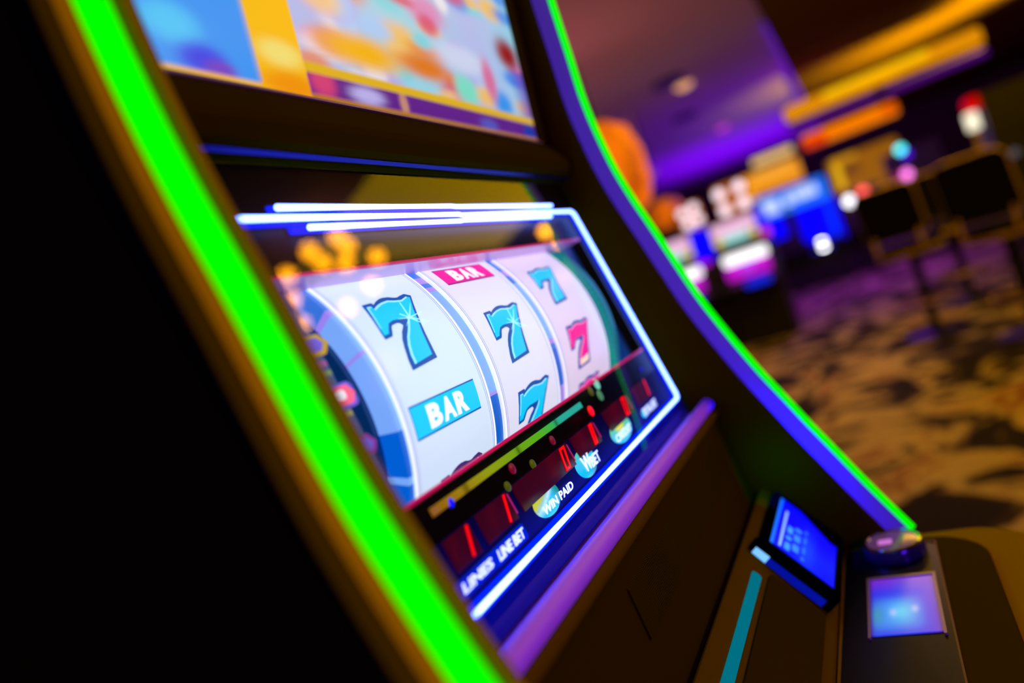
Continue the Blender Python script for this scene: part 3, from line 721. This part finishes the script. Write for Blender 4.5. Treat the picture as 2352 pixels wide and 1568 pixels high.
bm = bmesh.new(); add_box(bm, (8,-7.05,.45), (26.2,.1,3.3)); struct('wall_right', bm, mat('brown_wall'))
bm = bmesh.new(); add_box(bm, (14,.285,1.955), (13,.03,.09)); struct('trim_1', bm, mat('violet_cove', (.2,.1,.5), .5, emit=(.09,.0,.55), strength=.7))

def em(name, c, s=1.): return mat(name, tuple(.04*v for v in c), .5, emit=c, strength=s, spec=.1)

# amber globes over the aisle and the luminous panel (seen mirrored in the reel glass)
def globe(P, r, label):
    e_ = empty('pendant_globe', (P[0],P[1],P[2]), label, 'lamp', 'amber globe lamps over the aisle')
    bm = bmesh.new(); add_lathe(bm, [(r*math.sin(math.pi*k/10), -r*math.cos(math.pi*k/10)) for k in range(11)], lambda x,y,z:(P[0]+x,P[1]+y,P[2]+z), 16)
    obj('globe', bm, em('amber_globe_glass', (1.,.37,.0), 28), e_, smooth=True)
    bm = bmesh.new(); add_tube(bm, [(P[0],P[1],P[2]+r*.95),(P[0],P[1],1.92)], .006, 6); obj('cord', bm, BLACK, e_)
GL = 'amber glass globe lamp reflected in the reel glass above the reels'
for P in ((3.15,-1.68,1.70),(3.31,-1.77,1.70),(3.18,-1.90,1.69),(3.44,-1.94,1.70),(3.75,-1.91,1.70),(2.99,-1.79,1.70),(2.95,-2.00,1.70),(6.5,-1.80,1.70),(7.2,-1.98,1.68),(4.0,-2.25,1.70),(3.93,-2.50,1.70),(3.2,-2.28,1.71),(3.55,-2.62,1.72)):
    globe(P, .055, GL)
bm = bmesh.new(); add_box(bm, (4.85,-1.75,1.90), (2.9,.95,.04))
t = obj('ceiling_light', bm, em('amber_panel_light', (1.,.58,.0), 1.9), None, label='wide amber light panel on the soffit, mirrored in the top of the reel glass', cat='ceiling light')

# ---- far bank of machines
def far_machine(name, x, yc, label, spec, group='slot machines across the aisle', w=.60):
    m_ = empty(name, (x, yc, FLOOR), label, 'slot machine', group)
    h = spec.get('h', 1.50)+FLOOR
    prof = [(x+.55,FLOOR),(x+.06,FLOOR),(x+.02,FLOOR+.62),(x-.22,FLOOR+.66),(x-.24,FLOOR+.72),(x-.02,FLOOR+.78),(x+.02,h),(x+.55,h)]
    bm = bmesh.new(); add_prism_y(bm, prof, yc-w/2, yc+w/2); obj('cabinet', bm, BLACK, m_)
    for nm,y0,z0,y1,z1,m2,dx in spec['lit']:
        bm = bmesh.new(); add_prism(bm, rounded(y0,z0,y1,z1,min(.03,(y1-y0)*.3,(z1-z0)*.3),4), lambda a,b,hh: (x-.02-dx-hh,a,b), 0, .02); obj(nm, bm, m2, m_)
    for nm,y,z,r,m2,dx in spec.get('lamps',()):
        bm = bmesh.new(); add_lathe(bm, [(0,.03),(r*.6,.025),(r,.0),(r,-.02),(0,-.02)], lambda a,b,hh: (x-.05-dx-hh,y+a,z+b), 18); obj(nm, bm, m2, m_, smooth=True)
    return m_
WPINK = em('pastel_pink_screen', lin((245,190,225)), 1.); WAQ = em('pastel_aqua_screen', lin((165,235,230)), 1.); WYE = em('pastel_yellow_screen', lin((240,205,70)), 1.)
WHI = em('white_screen', (1.,.97,1.), 1.6); MAG = em('magenta_screen', lin((205,20,215)), 1.); MAG2 = em('violet_screen', lin((180,70,250)), 1.)
BLU = em('blue_side_light', (.0,.0,1.), 1.1); LMP = em('white_topper_lamp', (1.,.78,.90), 1.5); ORT = em('amber_topper', lin((225,120,15)), .55); BLU2 = em('azure_base_light', lin((10,40,245)), 1.)
PKH = em('hot_pink_lamp', lin((230,60,200)), 1.)
def lit_set(y0, y1, right_tip=0):
    w_ = y1-y0
    return [('bonus_screen',y0,.14,y1,.285,WPINK,.0),('bonus_screen',y0+.10,.045,y1-.09,.14,WAQ,.0),('screen_edge',y0,.045,y0+.09,.13,WYE,.0),('screen_edge',y1-.10,.045,y1,.13,WYE,.0),
            ('reel_screen',y0-.03,-.20,y1-.03,-.085,WHI,.01),('info_screen',y0-.02,-.365,y1-.03,-.205,MAG,.02),('reel_screen',y0+w_*.3,-.30,y0+w_*.6,-.215,MAG2,.04),('base_light',y0+.0,-.475,y0+.27,-.40,BLU2,.22)]
s2 = dict(h=1.47, lit=lit_set(1.01,1.50)+[('topper',.99,.335,1.345,.69,ORT,-.05),('side_light',.90,.06,1.0,.31,BLU,.0)], lamps=[('topper_lamp',1.285,.600,.060,LMP,-.03),('topper_lamp',1.060,.61,.060,LMP,-.03),('topper_lamp',1.275,.415,.060,LMP,-.03),('topper_lamp',1.06,.425,.060,LMP,-.03),('side_lamp',.94,.04,.05,PKH,.0)])
far_machine('slot_machine', 8.0, 1.25, 'pink and white slot machine with four lamps on its amber topper, beside the blue sign', s2)
s1 = dict(h=1.47, lit=lit_set(1.76,2.22)+[('topper',1.53,.335,1.80,.63,ORT,-.05),('side_light',1.53,-.06,1.74,.31,BLU,.0),('side_screen',1.60,-.11,1.75,.06,MAG,-.005)], lamps=[('topper_lamp',1.735,.545,.052,LMP,-.03),('topper_lamp',1.60,.565,.052,LMP,-.03),('topper_lamp',1.585,.425,.052,LMP,-.03),('topper_lamp',1.71,.405,.052,LMP,-.03)])
far_machine('slot_machine', 8.0, 1.88, 'pink slot machine with a deep blue side light, beside the green strip', s1)
AZ = em('azure_sign_face', lin((30,115,250)), 1.); PALE = em('pale_sign_letters', lin((205,225,255)), 1.); DBL = em('royal_blue_light', (.0,.0,1.), 1.2); MBL = em('mid_blue_light', lin((0,60,255)), 1.); WLT = em('white_button_lamp', (.95,.93,1.), 3.)
J = 1.6                                    # far machines' lit parts are scaled out from the eye point by this
def scaled_out(sp):
    return dict(h=sp['h'], lit=[(n_,a*J,b*J,c*J,d*J,m_,x_) for n_,a,b,c,d,m_,x_ in sp['lit']], lamps=[(n_,y*J,z*J,r*J,m_,x_) for n_,y,z,r,m_,x_ in sp['lamps']])
s3 = scaled_out(dict(h=1.55, lit=[('sign',.225,.16,.945,.405,AZ,.03),('sign_letter',.72,.195,.90,.345,PALE,.055),('sign_letter',.58,.225,.66,.345,PALE,.055),('sign_letter',.33,.245,.56,.355,PALE,.055),('light_column',.20,-.29,.33,.16,DBL,.03),('light_column',.255,-.24,.295,.14,MBL,.052),
      ('screen',.34,-.10,.60,.16,DBL,.0),('light_column',.52,-.20,.60,.10,DBL,.03),('light_column',.72,-.09,.90,.16,DBL,.02),('base_light',.33,-.33,.56,-.13,DBL,.03)],
      lamps=[('button_lamp',.435,-.285,.048,em('white_deck_lamp', (.95,.93,1.), 12.),.10)]))
far_machine('slot_machine', 12.9, .585*J, 'slot machine with a bright blue sign and blue light columns', s3, w=.74*J)
s4 = scaled_out(dict(h=1.40, lit=[('screen',-.02,-.12,.03,.02,em('dim_green_screen', lin((0,90,60)), 1.),.0)], lamps=[('candle_lamp',.075,.055,.052,WLT,.02),('candle_lamp',-.075,.10,.05,em('red_candle', (1.,.08,.08), 3.),.02),('button_lamp',.02,-.19,.035,em('violet_button', lin((90,0,170)),1.),.02)]))
far_machine('slot_machine', 13.4, -.04*J, 'dark slot machine with one white and one red lamp, right of the blue sign', s4, w=.44*J)
s5 = scaled_out(dict(h=1.75, lit=[('screen',-.72,-.15,-.40,.02,em('dim_amber_screen', lin((60,38,0)),1.),.0)], lamps=[('candle_lamp',-.50,.375,.042,em('cyan_candle', lin((60,225,225)),3.),.02),('candle_lamp',-.535,.31,.042,em('violet_candle', lin((100,10,255)),1.2),.02),('candle_lamp',-.49,.12,.045,em('pink_candle', lin((245,120,225)),2.5),.02),('candle_lamp',-.42,.13,.036,em('rose_candle', lin((180,50,120)),.9),.02)]))
far_machine('slot_machine', 13.0, -.58*J, 'dark slot machine with cyan, violet and pink lamps', s5, w=.5*J)
# signs and soffit lights
def lightbox(name, x, y0, z0, y1, z1, m_, label, cat, depth=.12, extra=()):
    e_ = empty(name, (x,(y0+y1)/2,z0), label, cat)
    bm = bmesh.new(); add_box(bm, (x+depth/2,(y0+y1)/2,(z0+z1)/2), (depth,y1-y0+.03,z1-z0+.03)); obj('housing', bm, mat('brown_housing', (.07,.045,.02), .6), e_)
    bm = bmesh.new(); add_prism(bm, rounded(y0,z0,y1,z1,min(.05,(z1-z0)*.25),4), lambda a,b,h:(x-h,a,b), 0, .015); obj('face', bm, m_, e_)
    for nm,a0,b0,a1,b1,m2 in extra:
        bm = bmesh.new(); add_prism(bm, rounded(a0,b0,a1,b1,min(.03,(b1-b0)*.3,(a1-a0)*.3),3), lambda a,b,h:(x-.015-h,a,b), 0, .012); obj(nm, bm, m2, e_)
    return e_
lightbox('amber_sign', 14.2, .72, .78, 1.90, 1.20, em('amber_sign_face', lin((240,150,20)), 1.), 'glowing amber sign box above the blue sign', 'sign', extra=[('face_band',.85,1.04,1.6,1.16,em('pale_amber_band', lin((255,175,55)),1.)),('cap',.75,1.30,1.50,1.44,em('cream_cap_light', lin((250,200,120)),1.)),('corner_glow',1.62,.70,2.1,.92,em('deep_amber_glow', lin((245,165,0)),1.))])
lightbox('light_cove', 10.0, -1.75, 1.30, .50, 1.50, em('amber_cove_light', lin((225,140,5)), 1.), 'long golden light cove under the soffit', 'light', depth=.4, extra=[('bright_tube',-1.20,1.40,.0,1.49,em('yellow_cove_tube', lin((255,195,5)),1.)),('bright_tube',-.85,1.37,-.40,1.47,em('yellow_cove_tube_end', lin((255,175,0)),1.)),('violet_band',-1.75,1.15,.48,1.23,em('violet_band_face', lin((85,10,130)), .8)),('band_holder',-.65,1.10,-.55,1.31,mat('brown_housing'))])
lightbox('orange_sign', 9.0, -.66, .80, .36, .96, em('orange_sign_face', lin((250,125,0)), 1.), 'long orange light bar below the golden cove', 'sign', extra=[('red_end',.10,.80,.36,.92,em('red_orange_end', lin((235,60,0)),1.)),('red_end',-.66,.84,-.50,.95,em('red_orange_tip', lin((225,85,0)),1.))])
lightbox('yellow_window', 15.4, -.95, .05, .32, .98, em('dim_amber_face', lin((150,90,0)), 1.), 'amber lit window panel with a bright yellow edge, right of the amber sign', 'panel', extra=[('bright_edge',.12,.36,.24,.92,em('yellow_edge', lin((240,185,0)),1.)),('bright_edge',-.22,.86,.24,.98,em('gold_edge', lin((205,140,0)),1.)),('dark_pane',-.22,.58,.06,.80,em('brown_pane', lin((115,65,10)),1.))])
# orange hanging shades
def shade(P, r, h, label):
    e_ = empty('pendant_lamp', P, label, 'lamp', 'orange hanging lamps')
    bm = bmesh.new()
    prof = [(r*.35,h*.5),(r*.8,h*.38),(r,h*.1),(r*.98,-h*.2),(r*.8,-h*.42),(r*.5,-h*.5),(0,-h*.5)]
    rings = []
    for rr,z in prof[:-1]:
        rings.append([bm.verts.new((P[0]+rr*(1+.05*(k%2))*math.cos(2*math.pi*k/28), P[1]+rr*(1+.05*(k%2))*math.sin(2*math.pi*k/28), P[2]+z)) for k in range(28)])
    for a,b in zip(rings,rings[1:]):
        for k in range(28): bm.faces.new([a[k],a[(k+1)%28],b[(k+1)%28],b[k]])
    bm.faces.new(rings[-1])
    obj('shade', bm, MATS['ribbed_orange_shade'], e_)
    bm = bmesh.new(); add_lathe(bm, [(r*.36,0),(r*.36,.03),(0,.04)], lambda x,y,z:(P[0]+x,P[1]+y,P[2]+h*.5+z), 16); obj('cap', bm, BLACK, e_)
    bm = bmesh.new(); add_tube(bm, [(P[0],P[1],P[2]+h*.5+.03),(P[0],P[1],2.0)], .01, 6); obj('cord', bm, BLACK, e_)
om = mat('ribbed_orange_shade', (.5,.15,.02), .6, emit=(.62,.10,.0), strength=1.); nt = om.node_tree
lw = nt.nodes.new('ShaderNodeTexCoord'); wv = nt.nodes.new('ShaderNodeTexNoise'); wv.inputs['Scale'].default_value = 2.6; cr_ = nt.nodes.new('ShaderNodeValToRGB')
cr_.color_ramp.elements[0].position = .35; cr_.color_ramp.elements[0].color = (.10,.015,.0,1); cr_.color_ramp.elements[1].position = .66; cr_.color_ramp.elements[1].color = (.66,.125,.0,1)
mq = nt.nodes.new('ShaderNodeMapping'); mq.inputs['Scale'].default_value = (2.6,2.6,.5); nt.links.new(lw.outputs['Object'], mq.inputs['Vector']); nt.links.new(mq.outputs['Vector'], wv.inputs['Vector']); nt.links.new(wv.outputs['Fac'], cr_.inputs['Fac']); nt.links.new(cr_.outputs['Color'], nt.nodes['Principled BSDF'].inputs['Emission Color'])
shade((6.0,1.80,1.00), .32, .86, 'tall orange ribbed lamp hanging beside the green strip')
shade((8.6,2.05,.66), .22, .36, 'small round orange lamp hanging below the tall orange one')
for P,r,m_,lb in (((8.49,1.35,1.99),.11,em('warm_spot', lin((215,150,100)),1.4),'warm round spot lamp in the purple ceiling'),((12.6,1.60,1.99),.11,em('rose_spot', lin((200,60,190)),1.2),'rose round spot lamp in the purple ceiling'),((8.6,2.10,1.2),.1,em('brown_spot', lin((150,80,40)),.8),'dim brown lamp above the pink machines')):
    bm = bmesh.new(); add_lathe(bm, [(0,-.035),(r*.7,-.03),(r,0),(r,.012),(0,.012)], lambda x,y,z:(P[0]+x,P[1]+y,P[2]+z), 24)
    if P[2] < 1.9: add_tube(bm, [(P[0],P[1],P[2]),(P[0],P[1],2.0)], .008, 6)
    obj('ceiling_spot', bm, m_, None, smooth=True, label=lb, cat='ceiling light')
for P,lb in (((8.0,1.42,1.985),'dark round vent in the ceiling beside the warm spot'),((10.3,1.75,1.985),'dark round vent in the ceiling below the warm spot')):
    bm = bmesh.new(); add_lathe(bm, [(0,0),(.10,-.012),(.17,-.02),(.19,0),(.19,.014),(0,.014)], lambda x,y,z:(P[0]+x,P[1]+y,P[2]+z), 24); obj('ceiling_vent', bm, BLACK, None, label=lb, cat='vent')

# ---- stools and the dark machine on the right
LEATH = mat('black_stool_leather', (.004,.003,.003), .5, spec=.15)
def stool(x, y, rz, label):
    s_ = empty('bar_stool', (x,y,FLOOR), label, 'stool', 'black stools with gold trim')
    Rm = Matrix.Rotation(rz,3,'Z'); T = lambda p: Vector((x,y,FLOOR))+Rm@Vector(p)
    bm = bmesh.new(); add_lathe(bm, [(0,.66),(.20,.66),(.225,.69),(.225,.745),(.20,.775),(0,.785)], lambda a,b,c: T((a,b,c)), 28); obj('seat', bm, LEATH, s_, smooth=True)
    bm = bmesh.new(); add_lathe(bm, [(.222,.655),(.238,.665),(.238,.690),(.224,.695)], lambda a,b,c: T((a,b,c)), 28); obj('seat_trim', bm, GOLDB, s_, smooth=True)
    bm = bmesh.new(); add_prism(bm, rounded(-.21,.80,.21,1.20,.07,5), lambda a,b,h: T((a,.20+.03*h/.05-(a*a)*.6+ (b-.8)*.12,b)) if h>.0 else T((a,.17-(a*a)*.6+(b-.8)*.12,b)), 0, .05); obj('backrest', bm, LEATH, s_)
    bm = bmesh.new()
    pts = rounded(-.215,.795,.215,1.205,.075,5); pts.append(pts[0]); add_tube(bm, [T((a,.21-(a*a)*.6+(b-.8)*.12,b)) for a,b in pts], .009, 6); obj('back_trim', bm, GOLDB, s_)
    for sx in (-1,1):
        bm = bmesh.new(); add_tube(bm, [T((sx*.15,.19,.68)),T((sx*.16,.22,.74)),T((sx*.16,.20,.84))], .015, 6); obj('back_post', bm, GOLDB, s_)
    bm = bmesh.new(); add_lathe(bm, [(.035,.66),(.035,.06),(.06,.04),(.22,.02),(.23,0),(0,0)], lambda a,b,c: T((a,b,c)), 24); obj('pedestal', bm, BLACK, s_, smooth=True)
    bm = bmesh.new(); pts = [T((.19*math.cos(2*math.pi*k/20),.19*math.sin(2*math.pi*k/20),.28)) for k in range(21)]; add_tube(bm, pts, .012, 6); obj('foot_ring', bm, GOLDB, s_)
stool(6.0,-.24, math.radians(70), 'black stool with a gold seat rim, left of the dark stools')
stool(5.2,-.74, math.radians(60), 'black stool with a gold leg at the right edge of the aisle')
stool(7.1,-.62, math.radians(80), 'black stool standing behind the other two')
s6 = dict(h=1.62, lit=[('screen',-1.45,.0,-1.15,.2,em('dim_brown_screen', lin((40,25,0)),1.),.0)], lamps=[('side_lamp',-1.02,-.02,.03,em('grey_lamp', lin((90,85,90)),.8),.05)])
dm = far_machine('slot_machine', 6.0, -1.22, 'unlit black slot machine with a red and white candle lamp at the right edge', s6, w=.56)
bm = bmesh.new(); add_lathe(bm, [(0,.195),(.040,.19),(.045,.18),(.045,.02),(0,.02)], lambda a,b,c:(6.1+a,-.87+b,.22+c*.75), 20); obj('candle_lamp', bm, em('ivory_candle', lin((245,235,205)),1.3), dm, smooth=True)
bm = bmesh.new(); add_prism(bm, rounded(-1.12,.37,-.84,.47,.04,4), lambda a,b,h:(6.1-h,a,b), -.04, .04); obj('candle_cap', bm, em('red_candle_cap', lin((205,0,0)),1.), dm)
bm = bmesh.new(); add_tube(bm, [(6.1,-.87,-.30),(6.1,-.87,.22)], .02, 8); obj('candle_pole', bm, GOLDB, dm)

# ================================================================== LIGHT
def area(name, loc, target, size, power, color, sy=None):
    l = bpy.data.lights.new(name,'AREA'); l.size = size; l.energy = power; l.color = color
    if sy: l.shape = 'RECTANGLE'; l.size_y = sy
    o = bpy.data.objects.new(name, l); o.location = loc; o.rotation_euler = (Vector(target)-Vector(loc)).to_track_quat('-Z','Y').to_euler(); COL.objects.link(o); return o
AMB = (1.,.50,.02)
area('aisle_amber_light', (2.6,-3.2,1.85), (.3,.2,-.1), 1.2, 60, AMB)
area('corner_amber_light', (-1.7,.42,-.25), (0.,.22,-.1), .5, 16, (1.,.52,.0))
area('carpet_amber_light', (5.8,-.2,1.88), (5.6,.1,-1.15), 1.5, 85, (1.,.52,.0))
area('carpet_amber_light', (3.0,-.1,1.88), (3.2,.2,-1.15), 1.0, 24, (1.,.52,.0))
area('carpet_violet_light', (10.6,.3,1.85), (10.6,.3,-1.15), 1.2, 150, (.32,.0,1.))
area('ceiling_violet_wash', (15.5,1.7,.4), (15.5,1.5,2.0), 4, 120, (.20,.0,1.), 4)
area('ceiling_violet_wash', (10.5,1.3,.6), (10.5,1.3,2.0), 3, 9, (.22,.0,1.), 2)
area('ceiling_mauve_wash', (5.2,2.4,.7), (6.0,2.2,2.0), 1.6, 15, (.75,.14,.22), 2.4)
area('soffit_amber_wash', (10.5,-2.3,1.15), (10.7,-1.9,1.95), 1.2, 120, (1.,.50,.0), 3).data.spread = math.radians(80)
area('added_violet_fill', (-1.3,-1.2,.35), (.57,.2,-.05), .3, 3.2, (.09,.01,1.)).data.spread = math.radians(50)  # added lamp, aimed to turn the right edge band and ledge violet
area('added_blue_fill', (.515,.150,-.235), (.58,.135,-.235), .03, 1.0, (0.,.01,1.))  # added unseen lamp, colours the lower right edge band blue
w_ = bpy.data.worlds.new('dim_room'); w_.use_nodes = True; w_.node_tree.nodes['Background'].inputs[0].default_value = (.004,.0025,.001,1); SC.world = w_

# ================================================================== CAMERA
cam = bpy.data.cameras.new('camera'); co = bpy.data.objects.new('camera', cam); COL.objects.link(co); SC.camera = co
cam.sensor_width = 36; cam.lens = 1600/2352*36; cam.clip_start = .01; cam.clip_end = 100
Xc = Vector((796,-317,1600)).normalized()
r_ = math.radians(19); d = Vector((math.sin(r_), math.cos(r_), 0)); d.z = -(796*d.x-317*d.y)/1600; d.normalize()
Zc = -d; Yc = Zc.cross(Xc)
right = Vector((Xc.x,Yc.x,Zc.x)); down = Vector((Xc.y,Yc.y,Zc.y)); fwd = Vector((Xc.z,Yc.z,Zc.z))
co.matrix_world = Matrix(((right.x,-down.x,-fwd.x,-.202),(right.y,-down.y,-fwd.y,0),(right.z,-down.z,-fwd.z,0),(0,0,0,1)))
cam.dof.use_dof = True; cam.dof.focus_distance = .50; cam.dof.aperture_fstop = 2.0; cam.dof.aperture_blades = 0
SC.view_settings.view_transform = 'Standard'; SC.view_settings.look = 'None'; SC.view_settings.gamma = 1; SC.view_settings.exposure = 0
SC.view_settings.use_curve_mapping = False
